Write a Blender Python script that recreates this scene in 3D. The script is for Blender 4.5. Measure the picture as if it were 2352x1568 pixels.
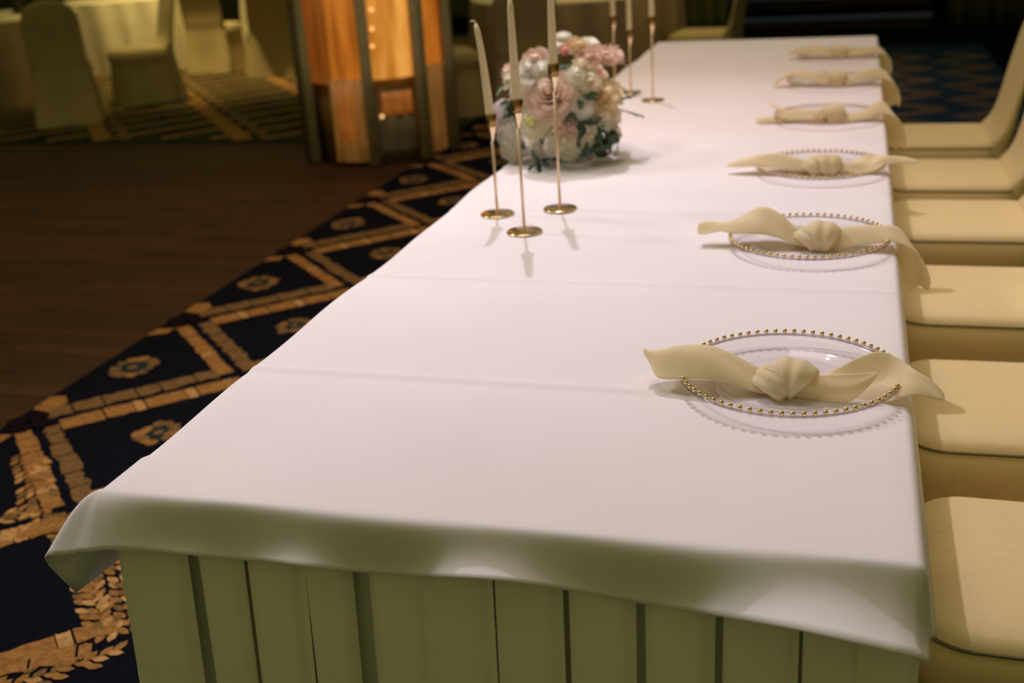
import bpy, bmesh, math, random
from mathutils import Vector, Matrix, Quaternion
from math import sin, cos, pi, radians, sqrt, exp, atan2

for o in list(bpy.data.objects):
    bpy.data.objects.remove(o)
scene = bpy.context.scene
col = scene.collection
rnd = random.Random(7)

# ------------------------------------------------------------------ camera
cam_data = bpy.data.cameras.new('camera')
cam = bpy.data.objects.new('camera', cam_data)
col.objects.link(cam)
cam.matrix_world = Matrix(((0.960067, -0.042565, 0.276513, -0.0899),
                           (0.272897, 0.360200, -0.892067, -1.1965),
                           (-0.061629, 0.931904, 0.357432, 1.4770),
                           (0, 0, 0, 1)))
cam_data.sensor_width = 36
cam_data.lens = 40.33
cam_data.clip_end = 60
cam_data.dof.use_dof = True
cam_data.dof.focus_distance = 1.80
cam_data.dof.aperture_fstop = 3.2
scene.camera = cam

# ------------------------------------------------------------------ world, lamps, exposure
world = bpy.data.worlds.new('hall_ambience')
scene.world = world
world.use_nodes = True
bg = world.node_tree.nodes['Background']
bg.inputs[0].default_value = (0.63, 0.62, 0.215, 1)
bg.inputs[1].default_value = 0.255

def spot(name, loc, target, watts, color, angle, blend, radius):
    d = bpy.data.lights.new(name, 'SPOT')
    d.energy = watts; d.color = color
    d.spot_size = radians(angle); d.spot_blend = blend
    d.shadow_soft_size = radius
    o = bpy.data.objects.new(name, d)
    col.objects.link(o)
    o.location = loc
    o.rotation_euler = (Vector(target) - Vector(loc)).to_track_quat('-Z', 'Y').to_euler()
    return o

def fill_panel(name, loc, sx, sy, watts, color):
    d = bpy.data.lights.new(name, 'AREA')
    d.shape = 'RECTANGLE'; d.spread = radians(100); d.size = sx; d.size_y = sy; d.energy = watts; d.color = color
    o = bpy.data.objects.new(name, d); col.objects.link(o); o.location = loc
    return o
spot('ceiling_spotlight', (-1.85, 4.6, 6.6), (-0.65, 0.9, 0.75), 640, (1.0, 0.87, 0.95), 52, 0.9, 0.05)
spot('ceiling_spotlight', (-1.75, 4.5, 6.6), (-0.95, 1.45, 0.75), 140, (0.22, 0.72, 1.0), 20, 1.0, 0.05)
spot('ceiling_spotlight', (2.2, 6.2, 6.6), (0.25, 3.5, 0.6), 185, (1.0, 0.70, 0.50), 50, 1.0, 0.06)
spot('ceiling_spotlight', (-5.6, 2.0, 5.6), (-1.1, 0.9, 0.75), 640, (0.95, 0.95, 1.0), 30, 1.0, 0.60)
spot('flower_fill_spot', (-3.4, -0.4, 5.8), (-0.92, 2.05, 0.95), 115, (0.80, 0.97, 1.0), 8.5, 0.8, 0.10)  # unseen spot added to brighten the near side of the flowers
fill_panel('overhead_fill', (-1.5, 2.8, 6.7), 2.4, 4.4, 54, (1.0, 0.77, 0.72))  # unseen soft panel added overhead to weaken the spotlights' shadows
spot('ceiling_downlight', (-6.3, 8.5, 5.2), (-6.3, 9.7, 0.4), 1500, (1.0, 0.80, 0.38), 60, 1.0, 0.1)
spot('ceiling_downlight', (-2.9, 3.0, 6.4), (-3.3, 2.8, 0.0), 330, (1.0, 0.62, 0.30), 70, 1.0, 0.1)
spot('ceiling_downlight', (-1.2, 7.4, 6.0), (-1.5, 8.2, 0.4), 420, (1.0, 0.80, 0.40), 45, 1.0, 0.1)

scene.view_settings.view_transform = 'Standard'
scene.view_settings.look = 'None'
scene.view_settings.exposure = 0.0
scene.view_settings.gamma = 1.0
scene.view_settings.use_curve_mapping = False

# ------------------------------------------------------------------ materials
def new_mat(name):
    m = bpy.data.materials.new(name)
    m.use_nodes = True
    nt = m.node_tree
    return m, nt, nt.nodes['Principled BSDF'], nt.nodes['Material Output']

def rgba(c):
    return (c[0], c[1], c[2], 1)

def basic(name, color, rough=0.6, metal=0.0, var=0.12, scale=30, bump=0.0, bscale=200, sheen=0.0, spec=0.5, stretch=None):
    m, nt, b, out = new_mat(name)
    tc = nt.nodes.new('ShaderNodeTexCoord')
    src = tc.outputs['Object']
    if stretch:
        mp = nt.nodes.new('ShaderNodeMapping'); mp.inputs['Scale'].default_value = stretch
        nt.links.new(src, mp.inputs['Vector']); src = mp.outputs['Vector']
    n = nt.nodes.new('ShaderNodeTexNoise'); n.inputs['Scale'].default_value = scale; n.inputs['Detail'].default_value = 4
    nt.links.new(src, n.inputs['Vector'])
    r = nt.nodes.new('ShaderNodeValToRGB')
    r.color_ramp.elements[0].position = 0.3; r.color_ramp.elements[1].position = 0.7
    r.color_ramp.elements[0].color = rgba([max(0, c * (1 - var)) for c in color])
    r.color_ramp.elements[1].color = rgba([min(1, c * (1 + var)) for c in color])
    nt.links.new(n.outputs['Fac'], r.inputs['Fac'])
    nt.links.new(r.outputs['Color'], b.inputs['Base Color'])
    b.inputs['Roughness'].default_value = rough
    b.inputs['Metallic'].default_value = metal
    b.inputs['Specular IOR Level'].default_value = spec
    if sheen:
        b.inputs['Sheen Weight'].default_value = sheen
    if bump:
        n2 = nt.nodes.new('ShaderNodeTexNoise'); n2.inputs['Scale'].default_value = bscale
        nt.links.new(src, n2.inputs['Vector'])
        bp = nt.nodes.new('ShaderNodeBump'); bp.inputs['Strength'].default_value = bump; bp.inputs['Distance'].default_value = 0.01
        nt.links.new(n2.outputs['Fac'], bp.inputs['Height'])
        nt.links.new(bp.outputs['Normal'], b.inputs['Normal'])
    return m

def glass_mat(name, tint=(0.985, 0.978, 0.985), gloss=0.16, rough=0.012):
    m, nt, b, out = new_mat(name)
    nt.nodes.remove(b)
    tr = nt.nodes.new('ShaderNodeBsdfTransparent'); tr.inputs[0].default_value = rgba(tint)
    gl = nt.nodes.new('ShaderNodeBsdfGlossy'); gl.inputs['Roughness'].default_value = rough
    fr = nt.nodes.new('ShaderNodeLayerWeight'); fr.inputs['Blend'].default_value = 0.5
    pw = nt.nodes.new('ShaderNodeMath'); pw.operation = 'POWER'; pw.inputs[1].default_value = 5.0
    mul = nt.nodes.new('ShaderNodeMath'); mul.operation = 'MULTIPLY_ADD'
    mul.inputs[1].default_value = 0.55; mul.inputs[2].default_value = gloss * 0.15
    nt.links.new(fr.outputs['Facing'], pw.inputs[0])
    mx = nt.nodes.new('ShaderNodeMixShader')
    nt.links.new(pw.outputs[0], mul.inputs[0]); nt.links.new(mul.outputs[0], mx.inputs[0])
    nt.links.new(tr.outputs[0], mx.inputs[1]); nt.links.new(gl.outputs[0], mx.inputs[2])
    nt.links.new(mx.outputs[0], out.inputs['Surface'])
    return m

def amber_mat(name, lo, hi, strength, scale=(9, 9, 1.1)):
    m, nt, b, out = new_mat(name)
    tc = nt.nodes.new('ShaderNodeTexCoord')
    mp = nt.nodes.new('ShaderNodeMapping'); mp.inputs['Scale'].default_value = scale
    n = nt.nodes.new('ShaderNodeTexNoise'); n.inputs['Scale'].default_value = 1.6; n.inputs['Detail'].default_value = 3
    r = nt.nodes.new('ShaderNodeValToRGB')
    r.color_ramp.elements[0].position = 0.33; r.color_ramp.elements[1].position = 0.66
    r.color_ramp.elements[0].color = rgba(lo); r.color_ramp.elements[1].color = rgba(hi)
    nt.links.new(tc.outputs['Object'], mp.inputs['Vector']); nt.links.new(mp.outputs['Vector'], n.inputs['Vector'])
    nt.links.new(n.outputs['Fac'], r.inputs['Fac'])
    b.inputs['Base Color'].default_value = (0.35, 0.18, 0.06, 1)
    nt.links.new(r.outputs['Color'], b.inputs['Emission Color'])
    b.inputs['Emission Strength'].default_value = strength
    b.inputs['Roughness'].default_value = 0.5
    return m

def damask_mat(name, color):
    m, nt, b, out = new_mat(name)
    tc = nt.nodes.new('ShaderNodeTexCoord')
    n = nt.nodes.new('ShaderNodeTexNoise'); n.inputs['Scale'].default_value = 15; n.inputs['Detail'].default_value = 0.0
    n.inputs['Distortion'].default_value = 1.6
    nt.links.new(tc.outputs['Object'], n.inputs['Vector'])
    mul = nt.nodes.new('ShaderNodeMath'); mul.operation = 'MULTIPLY'; mul.inputs[1].default_value = 4.0
    fr = nt.nodes.new('ShaderNodeMath'); fr.operation = 'FRACT'
    sb = nt.nodes.new('ShaderNodeMath'); sb.operation = 'SUBTRACT'; sb.inputs[1].default_value = 0.5
    ab = nt.nodes.new('ShaderNodeMath'); ab.operation = 'ABSOLUTE'
    r = nt.nodes.new('ShaderNodeValToRGB')
    r.color_ramp.elements[0].position = 0.0; r.color_ramp.elements[1].position = 0.09
    r.color_ramp.elements[0].color = rgba([c * 0.92 for c in color]); r.color_ramp.elements[1].color = rgba(color)
    nt.links.new(n.outputs['Fac'], mul.inputs[0]); nt.links.new(mul.outputs[0], fr.inputs[0])
    nt.links.new(fr.outputs[0], sb.inputs[0]); nt.links.new(sb.outputs[0], ab.inputs[0]); nt.links.new(ab.outputs[0], r.inputs['Fac'])
    nt.links.new(r.outputs['Color'], b.inputs['Base Color'])
    b.inputs['Roughness'].default_value = 0.62
    b.inputs['Sheen Weight'].default_value = 0.15
    return m

M = {}
M['cloth'] = basic('white_tablecloth', (0.84, 0.785, 0.835), 0.85, var=0.025, scale=4, bump=0.06, bscale=900, spec=0.15)
M['skirt'] = basic('sage_table_skirt', (0.95, 0.91, 0.82), 0.8, var=0.04, scale=6, spec=0.2)
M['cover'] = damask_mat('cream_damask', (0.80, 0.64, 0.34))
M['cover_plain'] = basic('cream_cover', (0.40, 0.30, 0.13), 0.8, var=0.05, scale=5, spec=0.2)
M['piping'] = basic('cover_piping', (0.15, 0.13, 0.06), 0.8, var=0.05)
M['napkin'] = basic('cream_napkin', (0.97, 0.88, 0.68), 0.8, var=0.03, scale=30, bump=0.05, bscale=1200, spec=0.2, sheen=0.1)
M['glass'] = glass_mat('clear_glass')
M['glass_rim'] = glass_mat('thick_lilac_glass', (0.76, 0.72, 0.76), 0.5, 0.05)
M['gold'] = basic('polished_gold', (0.95, 0.73, 0.48), 0.10, 1.0, var=0.03)
M['gold_satin'] = basic('satin_rose_gold', (0.86, 0.62, 0.40), 0.42, 0.55, var=0.03)
M['bead_gold'] = basic('gold_bead', (0.88, 0.68, 0.34), 0.1, 1.0, var=0.02)
M['brass_dark'] = basic('dark_gold_socket', (0.42, 0.24, 0.09), 0.3, 1.0, var=0.05)
M['wax'] = basic('ivory_wax', (0.84, 0.70, 0.46), 0.5, var=0.03)
M['wax'].node_tree.nodes['Principled BSDF'].inputs['Subsurface Weight'].default_value = 0.15
M['wick'] = basic('cotton_wick', (0.80, 0.74, 0.62), 0.9)
M['blush'] = basic('blush_petal', (0.92, 0.72, 0.62), 0.65, var=0.12, scale=60)
M['pink'] = basic('pink_petal', (0.90, 0.52, 0.44), 0.65, var=0.12, scale=60)
M['dusty'] = basic('dusty_rose_petal', (0.90, 0.70, 0.60), 0.65, var=0.14, scale=50)
M['ivory'] = basic('ivory_petal', (0.95, 0.89, 0.74), 0.65, var=0.06, scale=60)
M['white'] = basic('white_petal', (0.96, 0.93, 0.86), 0.65, var=0.05, scale=60)
M['peach'] = basic('peach_petal', (0.93, 0.77, 0.54), 0.65, var=0.1, scale=60)
M['lilac'] = basic('pale_lilac_petal', (0.94, 0.83, 0.84), 0.65, var=0.12, scale=60)
for k, tf in (('blush', .65), ('pink', .6), ('dusty', .65), ('ivory', .72), ('white', .72), ('peach', .65), ('lilac', .65), ('napkin', .5)):
    nt = M[k].node_tree; b_ = nt.nodes['Principled BSDF']; out_ = nt.nodes['Material Output']
    tl = nt.nodes.new('ShaderNodeBsdfTranslucent'); mx = nt.nodes.new('ShaderNodeMixShader'); mx.inputs[0].default_value = tf
    ramp = b_.inputs['Base Color'].links[0].from_socket
    nt.links.new(ramp, tl.inputs['Color'])
    nt.links.new(b_.outputs[0], mx.inputs[1]); nt.links.new(tl.outputs[0], mx.inputs[2]); nt.links.new(mx.outputs[0], out_.inputs['Surface'])
M['centre'] = basic('yellow_green_centre', (0.62, 0.66, 0.16), 0.7, var=0.1, scale=200)
M['leaf'] = basic('dark_green_leaf', (0.035, 0.075, 0.04), 0.45, var=0.25, scale=40)
M['leaf_pale'] = basic('grey_green_leaf', (0.22, 0.30, 0.20), 0.6, var=0.15, scale=40)
M['moss'] = basic('moss', (0.05, 0.075, 0.03), 0.9, var=0.4, scale=80)
M['stem'] = basic('green_stem', (0.12, 0.17, 0.06), 0.7)
M['navy'] = basic('navy_carpet', (0.0030, 0.0036, 0.0075), 0.95, var=0.35, scale=120, bump=0.3, bscale=600, spec=0.05)
M['teal'] = basic('teal_carpet', (0.010, 0.024, 0.027), 0.95, var=0.3, scale=120, spec=0.05)
M['olive_carpet'] = basic('olive_carpet', (0.024, 0.032, 0.013), 0.95, var=0.35, scale=60, spec=0.05)
M['gold_pile'] = basic('gold_carpet', (0.26, 0.128, 0.036), 0.95, var=0.3, scale=70, bump=0.3, bscale=500, spec=0.05)
M['tan_pile'] = basic('tan_carpet', (0.15, 0.086, 0.032), 0.95, var=0.4, scale=110, bump=0.3, bscale=500, spec=0.05)
M['bright_pile'] = basic('light_gold_carpet', (0.38, 0.21, 0.075), 0.95, var=0.3, scale=70, spec=0.05)
M['mauve_pile'] = basic('mauve_brown_carpet', (0.13, 0.085, 0.075), 0.95, var=0.3, scale=60, spec=0.05)
M['blue_lit_carpet'] = basic('blue_lit_carpet', (0.016, 0.036, 0.085), 0.95, var=0.3, scale=60, spec=0.05)  # navy carpet with bluish light painted into its colour
M['maroon_pile'] = basic('maroon_carpet', (0.007, 0.003, 0.005), 0.95, var=0.3, scale=80, spec=0.05)
M['subfloor'] = basic('dark_subfloor', (0.010, 0.006, 0.004), 0.9)
WOOD = [basic('walnut_plank_%s' % n, c, 0.55, var=0.28, scale=5, stretch=(1.0, 14, 14), spec=0.10)
        for n, c in (('a', (0.044, 0.019, 0.007)), ('b', (0.052, 0.023, 0.008)), ('c', (0.037, 0.017, 0.007)), ('d', (0.048, 0.020, 0.007)))]
M['wall'] = basic('olive_wall', (0.10, 0.085, 0.04), 0.9, scale=3)
M['curtain'] = basic('olive_curtain', (0.20, 0.16, 0.06), 0.85, var=0.1, scale=8)
M['curtain_dark'] = basic('dark_olive_curtain', (0.055, 0.048, 0.02), 0.9, var=0.15, scale=8)
M['stage'] = basic('maroon_riser', (0.020, 0.005, 0.005), 0.8, scale=10)
M['nosing'] = basic('teal_nosing', (0.10, 0.15, 0.45), 0.6, scale=10)
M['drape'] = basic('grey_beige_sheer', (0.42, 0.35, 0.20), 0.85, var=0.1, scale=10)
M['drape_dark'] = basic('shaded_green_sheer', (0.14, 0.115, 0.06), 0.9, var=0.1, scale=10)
M['satin'] = basic('brown_satin', (0.24, 0.14, 0.05), 0.35, var=0.1, scale=6)
M['plinth'] = basic('dark_plinth', (0.02, 0.010, 0.006), 0.35, scale=6)
M['amber'] = amber_mat('amber_sheer_painted_glow', (0.20, 0.042, 0.003), (0.48, 0.14, 0.014), 1.0)  # cloth emits by itself, painting in the light from inside the column
M['amber_hot'] = amber_mat('amber_sheer_bright_painted_glow', (0.42, 0.13, 0.010), (0.78, 0.34, 0.065), 1.0)
M['amber_dim'] = amber_mat('amber_sheer_dim_painted_glow', (0.09, 0.02, 0.002), (0.22, 0.055, 0.006), 0.9)
M['amber_faint'] = amber_mat('sheer_faint_painted_glow', (0.04, 0.016, 0.003), (0.12, 0.05, 0.010), 1.0)
M['bulb_glint'] = amber_mat('warm_bulb_and_glint', (1.0, 0.5, 0.16), (1.0, 0.55, 0.2), 1.5)
M['taupe'] = basic('taupe_banquet_cloth', (0.30, 0.20, 0.10), 0.85, var=0.08, scale=6)
M['cream_cloth'] = basic('cream_banquet_cloth', (0.62, 0.52, 0.30), 0.85, var=0.05, scale=6)
M['steel'] = basic('grey_steel', (0.4, 0.4, 0.4), 0.4, 0.8)
M['ply'] = basic('plywood', (0.4, 0.28, 0.15), 0.7, scale=10)

# ------------------------------------------------------------------ helpers
class MB:
    def __init__(self):
        self.v = []; self.f = []; self.mi = []
        self.cur = 0
    def add(self, pts):
        i = len(self.v); self.v += [tuple(p) for p in pts]; return i
    def face(self, idx):
        self.f.append(tuple(idx)); self.mi.append(self.cur)
    def grid(self, rows, close_u=False, close_v=False):
        nr = len(rows); nc = len(rows[0]); b = self.add([p for r in rows for p in r])
        for i in range(nr if close_v else nr - 1):
            for j in range(nc if close_u else nc - 1):
                i2 = (i + 1) % nr; j2 = (j + 1) % nc
                self.face((b + i * nc + j, b + i * nc + j2, b + i2 * nc + j2, b + i2 * nc + j))
        return b
    def poly(self, pts):
        b = self.add(pts); self.face(range(b, b + len(pts)))
    def box(self, x0, x1, y0, y1, z0, z1):
        b = self.add([(x, y, z) for z in (z0, z1) for y in (y0, y1) for x in (x0, x1)])
        for q in ((0, 2, 3, 1), (4, 5, 7, 6), (0, 1, 5, 4), (2, 6, 7, 3), (0, 4, 6, 2), (1, 3, 7, 5)):
            self.face([b + k for k in q])
    def lathe(self, prof, seg=32, c=(0, 0, 0)):
        rows = [[(c[0] + r * cos(2 * pi * k / seg), c[1] + r * sin(2 * pi * k / seg), c[2] + z) for k in range(seg)] for r, z in prof]
        self.grid(rows, close_u=True)
    def tube(self, path, radii, seg=10, closed=False, cap=True):
        P = [Vector(p) for p in path]; n = len(P)
        rows = []; up = None
        for i in range(n):
            if closed: t = P[(i + 1) % n] - P[i - 1]
            else: t = P[min(i + 1, n - 1)] - P[max(i - 1, 0)]
            t.normalize()
            if up is None:
                up = Vector((0, 0, 1)) if abs(t.z) < 0.9 else Vector((1, 0, 0))
            a = up - t * up.dot(t); a.normalize(); b = t.cross(a); up = a
            r = radii[i] if hasattr(radii, '__len__') else radii
            rows.append([P[i] + (a * cos(2 * pi * k / seg) + b * sin(2 * pi * k / seg)) * r for k in range(seg)])
        s = self.grid(rows, close_u=True, close_v=closed)
        if cap and not closed:
            self.face(range(s + seg - 1, s - 1, -1)); self.face(range(s + (n - 1) * seg, s + n * seg))
    def build(self, name, mat, parent=None, smooth=True, loc=None, solid=0, sub=0, fix=True):
        me = bpy.data.meshes.new(name)
        me.from_pydata(self.v, [], self.f)
        mats = mat if isinstance(mat, (list, tuple)) else [mat]
        for m in mats: me.materials.append(m)
        if len(mats) > 1:
            me.polygons.foreach_set('material_index', self.mi)
        if fix:
            bm = bmesh.new(); bm.from_mesh(me)
            bmesh.ops.remove_doubles(bm, verts=bm.verts, dist=1e-5)
            bmesh.ops.recalc_face_normals(bm, faces=bm.faces)
            bm.to_mesh(me); bm.free()
        if smooth: me.polygons.foreach_set('use_smooth', [True] * len(me.polygons))
        me.update()
        o = bpy.data.objects.new(name, me)
        col.objects.link(o)
        if parent: o.parent = parent
        if loc: o.location = loc
        if solid:
            s = o.modifiers.new('solid', 'SOLIDIFY'); s.thickness = solid; s.offset = 0
        if sub:
            s = o.modifiers.new('sub', 'SUBSURF'); s.levels = sub; s.render_levels = sub
        return o

def tag(o, label=None, cat=None, group=None, kind=None):
    if label: o['label'] = label
    if cat: o['category'] = cat
    if group: o['group'] = group
    if kind: o['kind'] = kind
    return o

def empty(name, loc, rz=0, label=None, cat=None, group=None):
    o = bpy.data.objects.new(name, None)
    col.objects.link(o); o.location = loc; o.rotation_euler = (0, 0, rz)
    o.empty_display_size = 0.1
    return tag(o, label, cat, group)

def copy_tree(o, parent=None):
    c = o.copy(); col.objects.link(c)
    if parent: c.parent = parent
    for ch in list(o.children): copy_tree(ch, c)
    return c

def smoothstep(a, b, x):
    t = min(1, max(0, (x - a) / (b - a))); return t * t * (3 - 2 * t)

def interp(keys, x):
    """smooth (catmull-rom) interpolation of key tuples whose first entry is the abscissa"""
    n = len(keys)
    if x <= keys[0][0]: return keys[0][1:]
    if x >= keys[-1][0]: return keys[-1][1:]
    for i in range(n - 1):
        if keys[i][0] <= x <= keys[i + 1][0]: break
    k1, k2 = keys[i], keys[i + 1]
    k0 = keys[i - 1] if i > 0 else k1
    k3 = keys[i + 2] if i + 2 < n else k2
    h = k2[0] - k1[0]; t = (x - k1[0]) / h
    out = []
    for a, b, c, d in zip(k0[1:], k1[1:], k2[1:], k3[1:]):
        m1 = (c - a) / max(1e-9, k2[0] - k0[0]) * h; m2 = (d - b) / max(1e-9, k3[0] - k1[0]) * h
        t2 = t * t; t3 = t2 * t
        out.append((2 * t3 - 3 * t2 + 1) * b + (t3 - 2 * t2 + t) * m1 + (-2 * t3 + 3 * t2) * c + (t3 - t2) * m2)
    return out

# ------------------------------------------------------------------ floor, planks, carpet
mb = MB(); mb.box(-13, 6, -3, 15, -0.12, -0.022)
floor = tag(mb.build('floor', M['subfloor'], smooth=False), 'dark ballroom floor of walnut dance planks and patterned carpet', kind='structure')
WOOD_X = -2.67; WOOD_Y = 6.02
PW = 0.092
plank_meshes = []
for ln in (1.25, 0.95):
    for wm in WOOD:
        me = bpy.data.meshes.new('plank')
        b = MB(); b.box(-ln / 2 + 0.0012, ln / 2 - 0.0012, -PW / 2 + 0.0014, PW / 2 - 0.0014, -0.02, 0.0)
        me.from_pydata(b.v, [], b.f); me.materials.append(wm); me.update()
        plank_meshes.append((ln, me))
def add_plank(x, y, me, sx=1.0):
    o = bpy.data.objects.new('plank', me); col.objects.link(o); o.parent = floor
    o.location = (x, y, rnd.uniform(-0.0008, 0.0004)); o.scale = (sx, 1, 1)
row = 0; y = WOOD_Y - PW / 2; nplank = 0
XL = -7.0
far_b = MB()
while y > 0.9:
    left_lim = -6.95 if y > 3 else (-4.6 if y > 1.8 else -3.7)
    x = WOOD_X - (0.0 if row % 2 else 0.0); first = True
    while x > left_lim:
        ln, me = plank_meshes[rnd.randrange(8)]
        if first:
            f = rnd.uniform(0.35, 1.0); first = False
        else: f = 1.0
        if nplank < 296 and x > -6.2:
            add_plank(x - ln * f / 2, y, me, f); nplank += 1
        else:
            far_b.cur = rnd.randrange(4)
            far_b.box(x - ln * f + 0.0012, x - 0.0012, y - PW / 2 + 0.0014, y + PW / 2 - 0.0014, -0.02, 0)
        x -= ln * f
    row += 1; y -= PW
if far_b.v:
    tag(far_b.build('plank_field', WOOD, floor, smooth=False), kind='stuff')

# carpet ground (L-shaped strip around the wood) with a woven pattern of raised pile
mb = MB()
mb.box(WOOD_X + 0.002, 5.5, -2.8, WOOD_Y + 0.002, -0.02, 0.003)
mb.box(-12.5, 5.5, WOOD_Y + 0.003, 14.8, -0.02, 0.0029)
carpet = mb.build('carpet', M['navy'], floor, smooth=False)
pile = MB()
GOLD, TAN, BRIGHT, TEAL, MAUVE, MAROON, OLIVE, BLUE_LIT = range(8)
def pz(): return 0.005 + rnd.uniform(0, 0.0012)
def jag_quad(p, q, n, o0, o1, m, jag=0.006, k=4):
    """block of pile along p->q between offsets o0 and o1 along n, with tufted edges"""
    d = (q - p); L = d.length; pts = []
    z = pz()
    for i in range(k + 1):
        s = i / k
        pts.append(p + d * s + n * (o0 + rnd.uniform(-jag, jag)))
    for i in range(k, -1, -1):
        s = i / k
        pts.append(p + d * s + n * (o1 + rnd.uniform(-jag, jag)))
    pile.cur = m
    pile.poly([(a.x, a.y, z) for a in pts])
def band(A, B, side, o0, o1, style, skip0=0.05, skip1=0.05):
    A = Vector(A); B = Vector(B); d = B - A; L = d.length; d = d / L
    n = Vector((-d.y, d.x)) * side
    s = skip0 * L
    end = L * (1 - skip1)
    if style == 'leaf':
        # overlapping little leaves in rows
        while s < end:
            for k in range(4):
                oc = o0 + (o1 - o0) * (k + 0.5) / 4 + rnd.uniform(-0.004, 0.004)
                c = A + d * (s + (0.014 if k % 2 else 0) + rnd.uniform(-0.004, 0.004)) + n * oc
                ax = (d * 0.8 + n * (0.5 if k >= 2 else -0.5)).normalized(); bx = Vector((-ax.y, ax.x))
                z = pz(); l, w = 0.022, 0.0105
                if k in (0, 3) and rnd.random() < 0.25: continue
                pile.cur = rnd.choice([GOLD, GOLD, TAN, BRIGHT])
                pile.poly([(c + ax * l * u + bx * w * v).to_tuple() + (z,) for u, v in ((-1, 0), (-0.3, 0.9), (0.4, 0.9), (1, 0), (0.4, -0.9), (-0.3, -0.9))])
            s += 0.034
        return
    while s < end - 0.02:
        l = min(rnd.uniform(0.08, 0.14), end - s)
        m = {'gold': GOLD, 'tan': TAN, 'mauve': MAUVE}[style]
        jag_quad(A + d * (s + 0.003), A + d * (s + l - 0.003), n, o0, o1, m, 0.005 if style != 'tan' else 0.009)
        if style == 'gold' and rnd.random() < 0.55 and end - s - l > 0.06:
            jag_quad(A + d * (s + l), A + d * (s + l + 0.032), n, o0, o1, BRIGHT, 0.004); l += 0.035
        s += l
def medallion(cx, cy, r=0.1):
    pile.cur = TEAL
    pile.poly([(cx + r * .62 * (1 + rnd.uniform(-0.25, 0.25)) * cos(2 * pi * k / 14), cy + r * .62 * (1 + rnd.uniform(-0.25, 0.25)) * sin(2 * pi * k / 14), 0.0045) for k in range(14)])
    for k in range(11):
        a = 2 * pi * k / 11 + rnd.uniform(-.1, .1); q = r * rnd.uniform(.68, .86)
        bx, by = cx + q * cos(a) * .85, cy + q * sin(a); s_ = r * rnd.uniform(.20, .32); z = pz() + .001
        pile.cur = rnd.choice([TAN, TAN, GOLD])
        pile.poly([(bx + s_ * rnd.uniform(.7, 1.2) * cos(2 * pi * j / 7), by + s_ * rnd.uniform(.7, 1.2) * sin(2 * pi * j / 7), z) for j in range(7)])
    pile.cur = TAN
    pile.poly([(cx + r * .2 * cos(2 * pi * k / 7), cy + r * .22 * sin(2 * pi * k / 7), 0.007) for k in range(7)])
def clover(cx, cy, s=0.045):
    pile.cur = MAROON
    for a in range(4):
        ax, ay = cx + s * cos(a * pi / 2), cy + s * sin(a * pi / 2)
        pile.poly([(ax + s * 0.8 * cos(2 * pi * k / 10), ay + s * 0.8 * sin(2 * pi * k / 10), 0.0092) for k in range(10)])
PER = 0.957; K0 = 1.585
KX, VX, WX = -2.575, -2.09, -1.60
for i in range(-2, 7):
    k = K0 + i * PER
    v = k + PER / 2
    near = i < 0
    K = (KX, k); V = (VX, v); K2 = (KX, k + PER); W = (WX, k)
    # wood side strips, then table side strips
    band(K, V, 1, 0.018, 0.10, 'leaf' if i < 0 else 'tan', 0.06, 0.10)
    band(K, V, -1, 0.018, 0.105, 'gold', 0.10, 0.02)
    band(V, K2, 1, 0.016, 0.07, 'gold', 0.05, 0.06)
    band(V, K2, -1, 0.016, 0.07, 'tan', 0.02, 0.08)
    medallion(KX + 0.05, v, 0.1)
    medallion(VX - 0.03, k, 0.085)
    clover(KX - 0.02, k)
    pile.cur = GOLD
    z = pz()
    pile.poly([(KX - 0.085, k + 0.10, z), (KX - 0.01, k + 0.085, z), (KX + 0.0, k + 0.17, z), (KX - 0.04, k + 0.215, z), (KX - 0.09, k + 0.2, z)])
    pile.poly([(KX - 0.085, k - 0.10, z), (KX - 0.02, k - 0.085, z), (KX - 0.02, k - 0.14, z), (KX - 0.09, k - 0.17, z)])
    # second row of lozenges
    V0 = (VX, v - PER)
    band(V0, W, -1, 0.018, 0.10, 'leaf' if i < 2 else 'tan', 0.05, 0.05)
    band(V0, W, 1, 0.018, 0.08, 'gold', 0.08, 0.05)
    band(W, V, 1, 0.0 if i < 0 else 0.018, 0.08, 'leaf' if i < 0 else 'gold', 0.05, 0.05)
    band(W, V, -1, 0.018, 0.10, 'leaf' if i < 0 else 'tan', 0.05, 0.05)
    medallion(WX + 0.03, v, 0.09)
# leaf sprays over the navy ground near the table corner
for A, B in (((-1.80, 0.83), (-1.62, 0.62)), ((-2.44, 1.38), (-2.12, 1.02))):
    band(A, B, 1, -0.055, 0.055, 'leaf', 0, 0)
band((-2.28, 0.88), (-2.06, 1.03), 1, -0.03, 0.03, 'gold', 0, 0)
band((-1.86, 0.42), (-1.64, 0.555), 1, -0.03, 0.03, 'gold', 0, 0)
# far left carpet: lattice of diagonal bands on an olive ground
pile.cur = OLIVE
pile.poly([(-9.5, 6.06, 0.0036), (-2.75, 6.06, 0.0036), (-2.75, 12.5, 0.0036), (-9.5, 12.5, 0.0036)])
dA = Vector((1.77, -2.16)).normalized(); dB = Vector((0.62, 0.78)).normalized()
def clip_band(c, d, w, m, z):
    n = Vector((-d.y, d.x))
    t = -5.0
    while t < 5.0:
        l = 0.16
        p0 = c + d * t; p1 = c + d * (t + l)
        if 6.1 < min(p0.y, p1.y) and max(p0.y, p1.y) < 12 and -9.3 < min(p0.x, p1.x) and max(p0.x, p1.x) < -2.9:
            pile.cur = m
            pile.poly([tuple(p0 + n * w) + (z,), tuple(p0 - n * w) + (z,), tuple(p1 - d * 0.008 - n * w) + (z,), tuple(p1 - d * 0.008 + n * w) + (z,)])
        t += l
base = Vector((-5.35, 7.45))
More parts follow.
